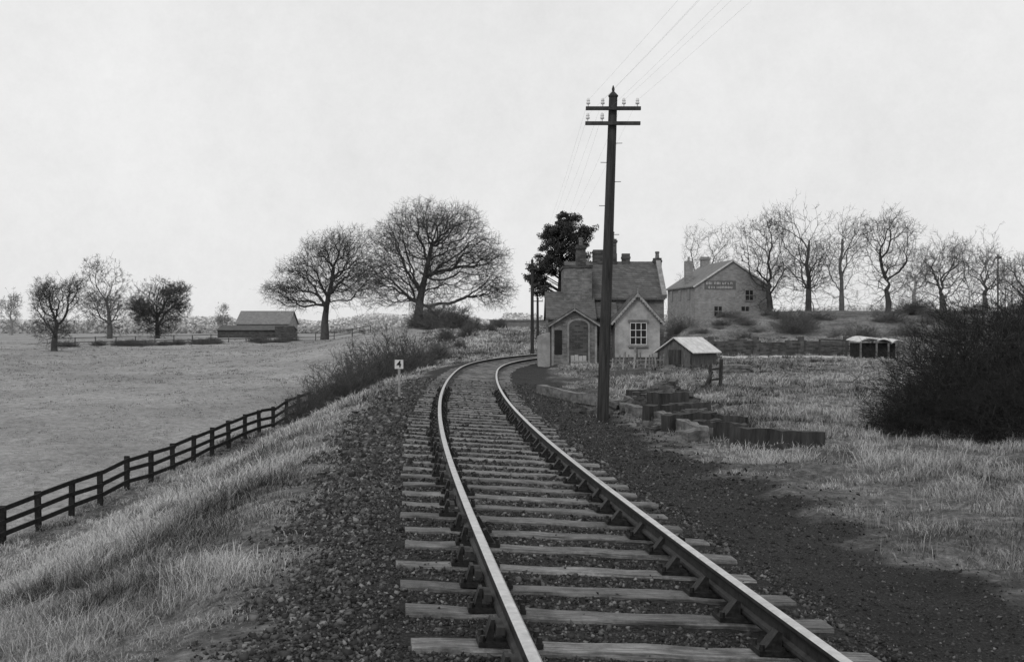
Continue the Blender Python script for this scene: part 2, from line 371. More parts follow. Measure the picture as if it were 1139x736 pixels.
keep&=(D_>-2.25-ed*.8+rng.normal(0,.18,N))&((D_<3.0+ed+rng.normal(0,.25,N))|(rng.random(N)<.06))
keep&=(D_<1.6)|(rng.random(N)<.45)
on=(ph<.135)&(np.abs(D_)<1.34)
Y=Y[keep];D_=D_[keep];on=on[keep]; n=len(Y); r=rng.lognormal(math.log(.0100),.42,n); r=np.clip(r,.004,.028)*np.where(D_>1.5,.7,1)
r=r*np.clip(Y/9,1,2.0)*np.where(on,.6,1)*np.where(D_<-1.5,1.25,1)
sh=np.clip(rng.beta(1.0,4.2,n),0,1); sh=np.where(rng.random(n)<.025,1,sh)*np.where(D_<-1.4,1.25,1)*np.where(rng.random(n)<.3,1.3,.8)*np.where(D_>1.5,.8,1); sh=np.clip(sh,0,1)
obj('track_ballast',stones('track_ballast',cx(Y)+D_,Y,r,sh,np.where(on,3.0,.1)),M['stonebit'],kind='stuff',label='dark loose ballast stones and cinders around the sleepers',category='ballast')
# ------------------------------------------------ grass
def blades(name,X,Y,h,wd,lean,shade,mat,label,rep=14,spread=.08,zoff=-.02):
    n=len(X); X=np.repeat(X,rep);Y=np.repeat(Y,rep);h=np.repeat(h,rep)*rng.uniform(.45,1.15,n*rep);wd=np.repeat(wd,rep);shade=np.repeat(shade,rep)
    sp=np.repeat(spread if np.ndim(spread) else np.full(n,spread),rep)
    N=n*rep; X=X+rng.normal(0,1,N)*sp; Y=Y+rng.normal(0,1,N)*sp; Z=H(X,Y)+zoff
    an=rng.uniform(0,2*np.pi,N); la=np.clip(rng.normal(lean,.4,N),0,1.7)*h; lx=np.cos(an)*la+.05*h; ly=np.sin(an)*la
    pa=rng.uniform(0,np.pi,N); wx=np.cos(pa)*wd/2; wy=np.sin(pa)*wd/2*.4
    b0=np.stack([X-wx,Y-wy,Z],-1);b1=np.stack([X+wx,Y+wy,Z],-1)
    m0=np.stack([X-wx*.7+lx*.35,Y-wy*.7+ly*.35,Z+h*.55],-1);m1=np.stack([X+wx*.7+lx*.35,Y+wy*.7+ly*.35,Z+h*.55],-1)
    tp=np.stack([X+lx,Y+ly,Z+h*.55+h*.45*np.clip(1-la/h*.9,-.3,1)],-1)
    Vv=np.stack([b0,b1,m1,m0,tp],1).reshape(-1,3); k=np.arange(N)*5
    sh=np.clip(shade+rng.normal(0,.18,N),0,1)
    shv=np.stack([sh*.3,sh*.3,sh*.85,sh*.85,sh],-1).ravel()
    return obj(name,mesh_np(name,Vv,np.stack([k,k+1,k+2,k+3],-1),np.stack([k+3,k+2,k+4],-1),shv),M[mat],kind='stuff',label=label,category='grass')
n=46000; Y=5.0*(145/5.0)**(rng.random(n)**.95); Lm=np.minimum(np.interp(Y,[0,32,58,90,110,145],[13.5,12.2,9.5,11,20,26]),Y*.46+2.6); L=1.8+rng.random(n)**.9*(Lm-1.8)
X=cx(Y)-L; dens=fbm(X*.7,Y*.7,41); pat=fbm(X*.35,Y*.22,47); fine=fbm(X*2.2,Y*2.0,43,3)
k=(L>2.1+(fbm(X*1.3,Y*1.3,21)-.5)*1.3+np.abs(rng.normal(0,.25,n)))&(rng.random(n)<np.clip((fine-.3)*5,.25,1)); X=X[k];Y=Y[k];dens=dens[k];pat=pat[k];L=L[k];fine=fine[k]
h=(.07+.2*np.clip((dens-.38)*3,0,1)+.2*np.clip((fine-.5)*4,0,1))*rng.uniform(.5,1.2,len(X))*np.clip((L-1.7)/1.5,.35,1)*np.clip(Y/60,1,1.4)
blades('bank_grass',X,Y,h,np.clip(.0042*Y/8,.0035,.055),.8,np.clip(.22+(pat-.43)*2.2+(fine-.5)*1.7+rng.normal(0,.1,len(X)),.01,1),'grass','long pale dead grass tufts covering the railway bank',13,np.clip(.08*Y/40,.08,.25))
n=42000; Y=5.5*(88/5.5)**(rng.random(n)**.85); R_=2.2+rng.random(n)**.9*(np.clip(Y*.46,4,26)); X=cx(Y)+R_
e=(fbm(X*1.3,Y*1.3,21)-.5)*1.6; dens=fbm(X*.55,Y*.45,51); pat=fbm(X*.25,Y*.2,57); fine=fbm(X*2.4,Y*2.2,53,3)
cc=fbm(X*.5,Y*.35,33)
k=(R_>3.1+e+np.abs(rng.normal(0,.4,n)))&(rng.random(n)<np.clip((fine-.35)*5,.15,1))&~((cc>.58)&(R_<9)&(Y<60)&(rng.random(n)<.8))
k&=~((Y>61)&(Y<73)&(X>1)&(X<11)); k&=~((Y>76.5)&(Y<81.5)&(R_>6)); k&=~((Y>83.5)&(Y<84.6))
X=X[k];Y=Y[k];dens=dens[k];pat=pat[k];R_=R_[k];fine=fine[k]
h=(.03+.16*np.clip((fine-.45)*4,0,1)+.12*np.clip((dens-.4)*3,0,1))*rng.uniform(.5,1.3,len(X))*np.clip((R_-2)/2.5,.5,1.2)
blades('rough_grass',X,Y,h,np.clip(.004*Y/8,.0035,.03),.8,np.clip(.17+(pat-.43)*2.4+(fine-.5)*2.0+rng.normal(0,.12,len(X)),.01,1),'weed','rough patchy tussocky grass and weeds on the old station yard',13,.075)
n=160; Y=rng.uniform(10,34,n); X=rng.uniform(.18,.44,n)*Y+1.2
blades('dead_stalks',X,Y,rng.uniform(.15,.4,len(X)),np.full(len(X),.007),.4,rng.uniform(.0,.8,len(X)),'weed','scattered dead weed stalks in rough grass',7,.12)
n=24000; Y=28*(150/28)**(rng.random(n)**.8); a0=rng.uniform(-.46,-.08,n); X=a0*Y
k=(cx(Y)-X)>np.interp(Y,[0,32,58,90],[13,12,9.3,10]); X=X[k];Y=Y[k]; dn=fbm(X*.5,Y*.4,71); k=rng.random(len(X))<np.clip((dn-.35)*4,.1,1);X=X[k];Y=Y[k]
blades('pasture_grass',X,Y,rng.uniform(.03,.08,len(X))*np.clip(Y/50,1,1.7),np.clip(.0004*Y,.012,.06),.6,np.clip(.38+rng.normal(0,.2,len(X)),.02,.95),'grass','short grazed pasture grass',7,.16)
# ------------------------------------------------ trees
def tubes(A,Bp,ra,rb,k):
    T=Bp-A; ln=np.linalg.norm(T,axis=1,keepdims=True)+1e-9; T=T/ln
    up=np.where(np.abs(T[:,2:3])<.9,np.array([[0,0,1.]]),np.array([[0,1.,0]])); R=np.cross(T,up); R/=np.linalg.norm(R,axis=1,keepdims=True); U=np.cross(R,T)
    an=np.arange(k)*2*np.pi/k
    off=R[:,None,:]*np.cos(an)[None,:,None]+U[:,None,:]*np.sin(an)[None,:,None]
    V0=A[:,None,:]+off*ra[:,None,None]; V1=Bp[:,None,:]+off*rb[:,None,None]
    V=np.concatenate([V0,V1],1).reshape(-1,3); n=len(A)
    i=np.arange(k); q=np.stack([i,(i+1)%k,k+(i+1)%k,k+i],-1)
    return V,(np.arange(n)[:,None,None]*2*k+q[None]).reshape(-1,4)
def dome(n,c,r,flat=.25,seed=0,edge=2.4,lobe=.28):
    g=np.random.default_rng(seed); d=g.normal(size=(n,3)); d/=np.linalg.norm(d,axis=1,keepdims=True)
    d[:,2]=np.where(d[:,2]<0,d[:,2]*flat*(1+g.random(n)),d[:,2])
    az=np.arctan2(d[:,1],d[:,0]); el=np.arcsin(np.clip(d[:,2],-1,1))
    lb=1-lobe+lobe*2*fbm(az*1.3+50,el*2.2+20,seed+5,3)
    u=g.random(n)**(1/edge)
    return np.array(c)+d*np.array(r)*(u*lb)[:,None]
def tree_data(pts,trunk,bf,rtip,rmax,seed,twn,twl,twr,thr,up=.25,pw=.5,ter=2,amin=None,rend=.85):
    g=np.random.default_rng(seed); tr=np.array(trunk,float); n0=len(tr); N=n0+len(pts)
    nodes=np.zeros((N,3)); par=np.full(N,-1); path=np.zeros(N); nodes[:n0]=tr
    for i in range(1,n0): par[i]=i-1; path[i]=path[i-1]+np.linalg.norm(tr[i]-tr[i-1])
    amin=max(1,n0-3) if amin is None else amin
    st=tr[amin:]; order=np.argsort(np.min(np.linalg.norm(pts[:,None,:]-st[None],axis=2),axis=1)); pts=pts[order]
    for j,p in enumerate(pts):
        m_=n0+j; dd=np.linalg.norm(nodes[amin:m_]-p,axis=1)+bf*path[amin:m_]
        k=int(np.argmin(dd))+amin; par[m_]=k; nodes[m_]=p; path[m_]=path[k]+np.linalg.norm(p-nodes[k])
    cnt=np.zeros(N); haschild=np.zeros(N,bool); haschild[par[par>=0]]=True
    cnt[~haschild]=1
    for i in range(N-1,0,-1):
        if par[i]>=0: cnt[par[i]]+=cnt[i]
    rad=np.minimum(rtip*cnt**pw,rmax); rad[:n0]=np.linspace(rmax*1.25,rmax*rend,n0)
    for it in range(2):
        nn=nodes.copy(); acc=np.zeros((N,3)); c_=np.zeros(N)
        np.add.at(acc,par[n0:],nodes[n0:]*cnt[n0:,None]); np.add.at(c_,par[n0:],cnt[n0:])
        ok=(c_>0)&(np.arange(N)>=n0)&(cnt>3)
        nn[ok]=.45*nodes[ok]+.3*nodes[par[ok]]+.25*(acc[ok]/c_[ok][:,None]); nodes=nn
    idx=np.arange(1,N); A=nodes[par[idx]]; Bp=nodes[idx]; rb=rad[idx]; ra=np.minimum(rad[par[idx]],rb*1.25); 
    ra[:n0-1]=rad[:n0-1]
    mid=(A+Bp)/2+g.normal(0,.07,(len(A),3))*np.linalg.norm(Bp-A,axis=1,keepdims=True); mid[:n0-1]=(A[:n0-1]+Bp[:n0-1])/2; rm=(ra+rb)/2
    big=rb>=thr
    tv,tq=tubes(np.concatenate([A[big],mid[big]]),np.concatenate([mid[big],Bp[big]+(Bp[big]-mid[big])*.05]),np.concatenate([ra[big],rm[big]]),np.concatenate([rm[big],rb[big]]),6)
    sA=[A[~big],mid[~big]];sB=[mid[~big],Bp[~big]];s0=[ra[~big],rm[~big]];s1=[rm[~big],rb[~big]]
    small=np.where((rad<thr*.8)&(np.arange(N)>=n0))[0]
    base=np.repeat(small,twn); D0=nodes[base]-nodes[par[base]]; D0/=np.linalg.norm(D0,axis=1,keepdims=True)+1e-9
    cen=pts.mean(0); O=nodes[base]-cen; O/=np.linalg.norm(O,axis=1,keepdims=True)+1e-9
    dr=D0*.6+O*.3+g.normal(0,.65,D0.shape); dr[:,2]+=up; dr/=np.linalg.norm(dr,axis=1,keepdims=True)
    ln=twl*g.uniform(.3,1.2,len(base))*np.where(g.random(len(base))<.12,1.5,1); e=nodes[base]+dr*ln[:,None]
    sA.append(nodes[base]);sB.append(e);s0.append(np.full(len(base),twr));s1.append(np.full(len(base),twr*.4))
    for q in range(ter):
        f=g.uniform(.3,.95,len(base)); a=nodes[base]+dr*(ln*f)[:,None]; d2=dr+g.normal(0,.65,dr.shape); d2[:,2]+=up*.5; d2/=np.linalg.norm(d2,axis=1,keepdims=True)
        sA.append(a);sB.append(a+d2*(ln*g.uniform(.35,.75,len(base)))[:,None]);s0.append(np.full(len(base),twr*.65));s1.append(np.full(len(base),twr*.3))
    cv,cq=tubes(np.concatenate(sA),np.concatenate(sB),np.concatenate(s0),np.concatenate(s1),3)
    return (tv,tq),(cv,cq)
def tree_meshes(name,**k):
    a,b_=tree_data(**k); return mesh_np(name+'_trunk',*a),mesh_np(name+'_crown',*b_)
def place_tree(name,ms,mat,loc,label,cat='tree',rz=0,sc=(1,1,1),group=None):
    e=empty(name,label,cat,loc,rz,group); e.scale=sc
    for nm,me in(('trunk',ms[0]),('crown',ms[1])):
        if len(me.vertices)==0: continue
        if not me.materials: me.materials.append(M[mat])
        o=bpy.data.objects.new(nm,me); col.objects.link(o); o.parent=e
    return e
def gz(X,Y): return float(H(np.array([X]),np.array([Y]))[0])
def lobes(Y,X0,z0,ls,depth,seed):
    g=np.random.default_rng(seed); out=[]; s_=Y/F
    for (x,y,rx,ry,n) in ls:
        c=(PX(x,Y)-X0,g.uniform(-.25,.25)*depth,PZ(y,Y)-z0)
        out.append(dome(n,c,(rx*s_,min(depth,rx*s_*1.1),ry*s_),1.0,int(g.integers(1000)),2.0,.22))
    p=np.concatenate(out); return p[p[:,2]>1.9]
X=PX(361,150);z=gz(X,150)
pts=lobes(150,X,z,[(313,322,26,10,450),(332,305,28,22,700),(360,286,30,28,900),(386,279,34,30,1100),(402,306,26,24,700),(372,318,42,16,700),(326,336,26,7,200)],5.5,5)
place_tree('oak_tree',tree_meshes('oak',pts=pts,trunk=[(0,0,-.3),(0.05,0,1.0),(0,.1,2.0),(.1,0,3.0),(.25,.1,4.2),(.5,0,5.6),(.9,0,7.2)],bf=.16,rtip=.0125,rmax=.46,seed=1,twn=3,twl=.62,twr=.0105,thr=.07,up=.08,pw=.52,amin=3,rend=.45),'bark1',(X,150,z),'broad bare winter oak with low spreading boughs in pasture')
X=PX(466,140);z=gz(X,140)
pts=lobes(140,X,z,[(424,312,26,30,750),(438,274,30,31,950),(470,253,38,32,1350),(508,256,36,30,1200),(540,288,30,32,1050),(552,322,24,16,450),(490,296,52,36,1500),(458,318,40,20,500)],6.5,12)
place_tree('oak_tree',tree_meshes('oak',pts=pts,trunk=[(0,0,-.3),(-.1,0,.8),(.0,.1,1.7),(.1,0,2.8),(.3,0,4.0),(.7,.1,5.6),(1.1,0,7.6),(1.5,0,9.4)],bf=.16,rtip=.0125,rmax=.5,seed=2,twn=3,twl=.62,twr=.0105,thr=.07,up=.1,pw=.52,amin=3,rend=.4),'bark1',(X,140,z),'huge bare winter tree with dense fine twigs above the railway bank')
def small(seed,w_,h_,tr=.18,n=900,cb=.3,flat=.5,twl=.45,twr=.012,lobe=.3,bf=.25,edge=2.0,up=.15,lead=.5,nl=5,lw=.2,twn=4):
    g=np.random.default_rng(seed); pl=[dome(n//2,(0,0,h_*(cb+.12)),(w_*.40,w_*.40,h_*(1-cb-.16)),flat,seed,edge,lobe)]
    for q in range(nl):
        a=g.uniform(0,6.28); rr_=w_*.33*g.uniform(.6,1.25); pl.append(dome(n//(2*nl),(math.cos(a)*rr_,math.sin(a)*rr_,h_*g.uniform(cb+.08,.84)),(w_*lw,w_*lw,h_*.15),1,seed+q,2,.2))
    pts=np.concatenate(pl)
    jx=[g.normal(0,.02*h_) for _ in range(6)]
    tk=[(0,0,-.3),(.03,0,h_*.1),(jx[0]*.4,.02,h_*.18)]+[(jx[i]*.8,jx[5-i]*.6,h_*(.18+(lead-.18)*(i+1)/4)) for i in range(4)]
    return tree_meshes('tree',pts=pts,trunk=tk,bf=bf,rtip=.0105,rmax=tr,seed=seed,twn=twn,twl=twl,twr=twr,thr=.045,up=up,pw=.55,amin=2,rend=.35)
for (x,yb,yt,wp,Y,sd,dn,mt,lb) in [(60,388,304,70,118,21,1200,'bark1','small bare thorn tree beside the field fence'),(122,373,284,72,165,22,1300,'bark2','tall bare hedgerow tree with open crown'),(175,371,307,76,170,23,3200,'bark1','dense round-headed tree with short trunk at the field edge'),(12,372,320,34,230,24,500,'bark3','distant bare tree at the edge of the pasture'),(247,360,336,22,320,25,500,'bark3','distant tree beyond the farm in haze-tinted grey')]:
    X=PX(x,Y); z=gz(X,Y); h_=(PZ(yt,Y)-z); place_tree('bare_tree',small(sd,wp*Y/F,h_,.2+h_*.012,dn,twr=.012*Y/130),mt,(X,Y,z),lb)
for (x,yt,wp,Y,sd,mt,n_,bf_,ld,cb_) in [(786,244,86,130,31,'bark2',800,.25,.45,.25),(856,238,92,112,42,'bark1',900,.28,.35,.25),(899,216,96,108,33,'bark1',1000,.4,.6,.25),(936,222,66,124,44,'bark2',650,.3,.65,.25),(988,232,96,110,45,'bark1',900,.3,.3,.3),(1048,250,106,106,46,'bark2',850,.25,.28,.25),(1096,256,84,118,47,'bark2',700,.22,.4,.25),(1140,278,70,112,48,'bark2',600,.25,.4,.25),(1018,266,60,128,50,'bark3',450,.25,.5,.2)]:
    X=PX(x,Y); z=gz(X,Y); h_=PZ(yt,Y)-z
    place_tree('bare_tree',small(sd,wp*Y/F,h_,.24,n_,cb_,1.0,.55,.0092,.55,bf_,1.6,.25,ld,5,.22,3),mt,(X,Y,z),'tall bare winter tree with ascending limbs on the garden bank',group='bare trees along the garden bank')
# bushes
def bush_mesh(seed,n,r,twn=4,twl=.3,twr=.005,flat=.35,thr=.02,rtip=.004,edge=1.6,lobe=.5,bf=.8,up=.12):
    pts=dome(n,(0,0,r[2]*.25),r,flat,seed,edge,lobe)
    pts[:,2]=np.abs(pts[:,2])
    return tree_meshes('bush',pts=pts,trunk=[(0,0,-.1),(0,0,.05),(0.02,0,.12),(.0,.02,.2)],bf=bf,rtip=rtip,rmax=.06,seed=seed,twn=twn,twl=twl,twr=twr,thr=thr,up=up)
def leaves(parent,seed,n,c,r,size,mat,flat=.4):
    pts=dome(n,c,r,flat,seed,1.5,.5); g=np.random.default_rng(seed)
    pts=pts[pts[:,2]>0]; n=len(pts)
    a=g.normal(size=(n,3));a/=np.linalg.norm(a,axis=1,keepdims=True); b_=np.cross(a,g.normal(size=(n,3)));b_/=np.linalg.norm(b_,axis=1,keepdims=True)
    s_=size*g.uniform(.5,1.4,(n,1)); V_=np.stack([pts-a*s_,pts+b_*s_*.5,pts+a*s_,pts-b_*s_*.5],1).reshape(-1,3); k=np.arange(n)*4
    return obj('foliage',mesh_np('foliage',V_,np.stack([k,k+1,k+2,k+3],-1),None,np.repeat(g.random(n),4)),M[mat],parent)
bm1s=[bush_mesh(51,1400,(1.9,1.7,1.9),4,.34,.0045,edge=1.9,lobe=.42,bf=.5),bush_mesh(52,1300,(2.0,1.8,1.9),4,.34,.0045,edge=1.9,lobe=.42,bf=.5)]
for i_,(X,Y,sc_,rz) in enumerate([(8.6,22.6,.9,0),(10.1,23.4,1.12,2.1),(7.8,21.8,.6,4),(9.3,20.8,.8,1.0),(8.3,20.6,.5,1.7),(11.2,24.5,1.3,3),(7.3,22.4,.42,2),(9.5,24.0,1.08,5)]):
    e=place_tree('thorn_bush',bm1s[i_%2],'bark0b',(X,Y,gz(X,Y)-.05),'large dark tangled thorn bush in rough grass','bush',rz,(sc_*1.15,sc_*1.1,sc_),'thorn bushes in the yard')
    leaves(e,int(X*10),3200,(0,0,.3),(1.5,1.4,1.4),.024,'leafd')
bm2s=[bush_mesh(61,420,(1.2,1.2,1.5),4,.34,.006,.35,.03,.005,edge=1.4,lobe=.6),bush_mesh(62,380,(1.3,1.1,1.3),4,.36,.006,.35,.03,.005,edge=1.4,lobe=.6)]
for i_,(x,Y,sc_,rz) in enumerate([(334,44,.75,0),(350,46,1.05,1),(366,48,.85,1),(378,50,1.2,2),(396,53,1.35,3),(412,56,1.35,4),(428,60,1.65,5),(445,64,1.6,5),(404,47,.7,2.2),(362,42,.5,2),(384,45,.7,2),(434,54,.8,1),(456,68,1.6,3),(440,70,1.7,1)]):
    X=PX(x,Y); e=place_tree('bramble_bush',bm2s[i_%2],'bark1',(X,Y,gz(X,Y)-.05),'straggly leafless bramble bush on the grassy bank','bush',rz,(sc_,sc_,sc_*1.0),'bramble bushes on the bank')
bm3=bush_mesh(71,900,(2.2,2.0,2.0),5,.5,.012,.3,.05,.012)
for (x,Y,sc_,rz) in [(477,132,1.1,0),(493,128,1.1,1),(508,124,1.0,2),(524,122,.55,3),(466,80,.5,1),(470,86,.6,1),(487,92,.5,4),(497,104,.5,5),(520,108,.45,2),(545,118,.4,1),(510,98,.3,3),(556,126,.5,1)]:
    X=PX(x,Y); place_tree('shrub',bm3,'bark2',(X,Y,gz(X,Y)-.1),'dark shrub mound on the bank beneath the big bare tree','bush',rz,(sc_,)*3,'shrubs along the bank top')
bm3b=bush_mesh(72,500,(2.2,2.0,2.0),4,.55,.012,.3,.05,.012,edge=1.4,lobe=.6)
rr=random.Random(5)
for k_ in range(50):
    x=rr.uniform(745,1139); Y=rr.uniform(82,106) if x>790 else rr.uniform(90,106); X=PX(x,Y); s_=rr.uniform(.3,.8)
    if Y<87: s_*=.55
    if 765<x<860: s_*=.6
    if abs(X-cx(Y))<5 or 83<Y<85: continue
    place_tree('garden_shrub',bm3b,'hedge',(X,Y,gz(X,Y)-.15),'leafless garden shrub around the bank and brick wall','bush',rr.uniform(0,6),(s_*1.2,s_,s_*rr.uniform(.5,.9)),'garden shrubs on the bank')
def wood(name,x0,x1,Y,ht,n,mat,label,seed):
    g=np.random.default_rng(seed); X=PX(g.uniform(x0,x1,n),Y); Yv=Y+g.uniform(-20,20,n)
    hh=ht*(.35+.9*fbm(X*.03,X*0+seed,seed,3))*g.uniform(.02,1.0,n)**.7; Z=H(X,Yv,False)
    a=g.normal(size=(n,3)); a/=np.linalg.norm(a,axis=1,keepdims=True); b_=np.cross(a,g.normal(size=(n,3)));b_/=np.linalg.norm(b_,axis=1,keepdims=True)
    P=np.stack([X,Yv,Z+hh],-1); s_=Y*.0011*g.uniform(.5,1.4,(n,1))
    V_=np.stack([P-a*s_,P+b_*s_,P+a*s_,P-b_*s_],1).reshape(-1,3);k=np.arange(n)*4
    return obj(name,mesh_np(name,V_,np.stack([k,k+1,k+2,k+3],-1)),M[mat],kind='stuff',label=label,category='woodland')
M['haze1']=mnoise('haze_tinted_wood_near',.34,.42,.05); M['haze2']=mnoise('haze_tinted_wood_far',.6,.68,.03)  # mist is painted into these pale greys; no haze volume in the scene
wood('distant_wood',-120,640,620,8.5,30000,'haze2','far belt of trees on the horizon in haze-tinted grey',3)
wood('distant_hedge',-120,600,330,2.6,22000,'haze1','far field hedge with mist painted into its pale colour',4)
wood('distant_wood',560,1300,520,9,24000,'haze2','far belt of trees on the horizon in haze-tinted grey',8)
# pine
X=PX(622,96);z=gz(X,96); e=empty('pine_tree','dark spreading pine tree behind the station house','tree',(X,96,z))
g_=np.random.default_rng(8); S=96/F
pts=[];nodes=[]
for (mx_,my_,rx,ry,cnt) in [(631,249,15,12,20),(628,266,25,14,34),(622,288,26,18,36),(652,260,8,8,6),(600,303,16,12,20),(598,322,9,9,6),(645,290,14,20,14)]:
    for q in range(cnt):
        a=g_.uniform(0,6.28); u=math.sqrt(g_.random())*g_.uniform(.8,1.15); x=mx_+rx*u*math.cos(a); y=my_+ry*u*math.sin(a)
        c=np.array([(x-622)*S,g_.uniform(-1.8,1.8),PZ(y,96)-z]); nodes.append(c); r0=g_.uniform(.3,.62); tl=g_.uniform(-.6,.6)
        p=g_.normal(size=(380,3)); p/=np.linalg.norm(p,axis=1,keepdims=True); p*=(g_.random((380,1))**.7)*np.array([r0*1.25,r0*1.2,r0*.75]); p[:,2]+=tl*p[:,0]
        pts.append(c+p)
pts=np.concatenate(pts); n=len(pts); a=g_.normal(size=(n,3));a/=np.linalg.norm(a,axis=1,keepdims=True);b_=np.cross(a,g_.normal(size=(n,3)));b_/=np.linalg.norm(b_,axis=1,keepdims=True);s_=.075*g_.uniform(.5,1.6,(n,1))
k=np.arange(n)*4
obj('crown',mesh_np('pine_crown',np.stack([pts-a*s_,pts+b_*s_*.4,pts+a*s_,pts-b_*s_*.4],1).reshape(-1,3),np.stack([k,k+1,k+2,k+3],-1),None,np.repeat(g_.random(n),4)),M['needle'],e)
tb=B(); hh=PZ(246,96)-z
tb.tube((0,0,-.3),(.1,0,hh*.5),.28,.2,9).tube((.1,0,hh*.5),(.3,0,hh),.2,.05,8)
for c in nodes[::2]: tb.tube((.08,0,max(1.5,c[2]-.5-abs(c[0])*.35)),tuple(c),.05,.02,5)
part('trunk',tb,'bark0',e)
# ------------------------------------------------ fences
def fence(pts,hgt,label,rails=3,pw=.12,mat='wood_fence',name='post_and_rail_fence',rh=.09):
    e=empty(name,label,'fence'); g=random.Random(3); tops=[]
    for (X,Y) in pts:
        z=gz(X,Y); h=hgt*g.uniform(.97,1.04); b=B(); lx=g.uniform(-.04,.04)
        b.beam((X,Y,z-.3),(X+lx,Y,z+h),pw,pw*.75); part('post',b,mat,e); tops.append((X,Y,z,h))
    for i in range(len(tops)-1):
        A,C=tops[i],tops[i+1]
        for r in range(rails):
            b=B()
            f=(r+.9)/rails*.97
            b.beam((A[0]+pw*.55,A[1],A[2]+hgt*f+g.uniform(-.03,.03)),(C[0]+pw*.55,C[1],C[2]+hgt*f+g.uniform(-.03,.03)),.045,rh)
            part('rail',b,mat,e)
    return e
P0=(-13.42,29.6); P1=(PX(344,59),59)
n=int(math.dist(P0,P1)/1.75)
fence([(P0[0]+(P1[0]-P0[0])*i/n,P0[1]+(P1[1]-P0[1])*i/n) for i in range(n+1)],1.05,'dark creosoted three-rail timber fence along the railway bank foot',3,.15,rh=.12)
fa=(PX(60,128),128);fb=(PX(330,146),146);fc=(PX(412,150),150)
def sub(a,b,st):
    n=max(1,int(math.dist(a,b)/st)); return [(a[0]+(b[0]-a[0])*i/n,a[1]+(b[1]-a[1])*i/n) for i in range(n)]
fence(sub(fa,fb,2.2)+sub(fb,fc,2.2)+[fc],1.0,'far timber field fence crossing the pasture',2,.1,'shedwood','field_fence',.08)
fence(sub((20.4,80.5),(26,81.5),1.6),1.15,'short timber fence beside the yard road',3,.12,'wood_dark','yard_fence')
bm4=bush_mesh(81,500,(2.0,1.0,.8),4,.35,.012,.3,.05,.012)
for k_ in range(20):
    x=rr.uniform(70,330); Y=127+(x-60)/270*18+rr.uniform(-3,2); X=PX(x,Y)
    place_tree('low_hedge_bush',bm4,'bark2',(X,Y,gz(X,Y)-.1),'low scrubby hedge growth along the field fence','bush',rr.uniform(0,6),(rr.uniform(.6,1.2),.8,rr.uniform(.4,.8)),'scrubby growth along the field fence')
# ------------------------------------------------ distance marker with 4
X,Y=PX(444,30),30.0; z=gz(X,Y); e=empty('lineside_marker','small white lineside board marked 4 on pale timber post','sign',(X,Y,z))
zt=PZ(400,30)-z
b=B(); b.box(-.03,.03,-.03,.03,-.3,zt-.05); part('post',b,'wood_pale',e)
b=B(); b.box(-.105,.105,-.055,-.031,zt-.22,zt); part('board',b,'white',e)
def text_mesh(s,size,ext=.003):
    cu=bpy.data.curves.new('t','FONT'); cu.body=s; cu.size=size; cu.extrude=ext; cu.align_x='CENTER'; cu.align_y='CENTER'; cu.offset=size*.02
    ob=bpy.data.objects.new('t',cu); col.objects.link(ob); dg=bpy.context.evaluated_depsgraph_get()
    me=bpy.data.meshes.new_from_object(ob.evaluated_get(dg)); bpy.data.objects.remove(ob); return me
me=text_mesh('4',.23); me.materials.clear(); o=obj('numeral',me,M['black'],e); o.location=(0,-.059,zt-.11); o.rotation_euler=(math.radians(90),0,0)
# ------------------------------------------------ telegraph poles
def pole(name,X,Y,h,r0,r1,lean,arms,label,steps=True):
    z=gz(X,Y); e=empty(name,label,'telegraph pole',(X,Y,z),0,'telegraph poles along the line'); ins=[]
    b=B(); 
    prev=Vector((0,0,-.4)); pr=r0
    for i in range(1,7):
        f=i/6; p=Vector((lean*f,0,h*f)); rr_=r0+(r1-r0)*f; b.tube(prev,p,pr,rr_,14); prev=p;pr=rr_
    b.lathe([(r1*1.15,0),(r1*1.2,.03),(.02,.12)],(lean,0,h),10); b.lathe([(.012,.08),(.03,.14),(.03,.17),(.008,.24)],(lean,0,h),8)
    part('shaft',b,'pole',e)
    for za,pots,hl in arms:
        xc=lean*za/h; b=B(); b.box(xc-hl,xc+hl,-r1-.09,-r1-.005,za-.035,za+.035); b.beam((xc-.02,-r1-.05,za-.02),(xc+.02,r1+.03,za),.03,.03); a=part('crossarm',b,'wood_dark',e)
        for px_ in pots:
            b=B(); b.tube((xc+px_,-r1-.045,za+.035),(xc+px_,-r1-.045,za+.12),.012,.012,6); b.lathe([(.035,.0),(.045,.02),(.03,.05),(.038,.07),(.03,.1),(.02,.125)],(xc+px_,-r1-.045,za+.09),10)
            part('insulator',b,'ceramic',a); ins.append(Vector((X+xc+px_,Y-r1-.045,z+za+.17)))
    if steps:
        for i,zz in enumerate([3.3,3.9,4.5,5.0,5.4,5.8]):
            b=B()
            f=zz/h; sg=1 if i%2 else -1; b.tube((lean*f,0,zz),(lean*f+sg*(.22),-.03,zz+.0),.007,.007,5)
            part('climbing_step',b,'iron',e)
    return ins
PY=25.3; z0=gz(1.88,PY); h=(PZ(108,PY)-z0)
insA=pole('telegraph_pole',1.88,PY,h,.125,.088,.23,[(PZ(122,PY)-z0,[-.52,-.22,.22,.5],.57),(PZ(138.5,PY)-z0,[-.52,-.22],.57)],'tall dark timber telegraph pole with two crossarms and white insulators')
insB=pole('telegraph_pole',PX(592,84),84,PZ(290,84)-gz(PX(592,84),84),.13,.09,0,[(PZ(294,84)-gz(PX(592,84),84),[-.4,-.2,.2,.4],.5),(PZ(299,84)-gz(PX(592,84),84),[-.4,.4],.5)],'farther timber telegraph pole beside the curving track',False)
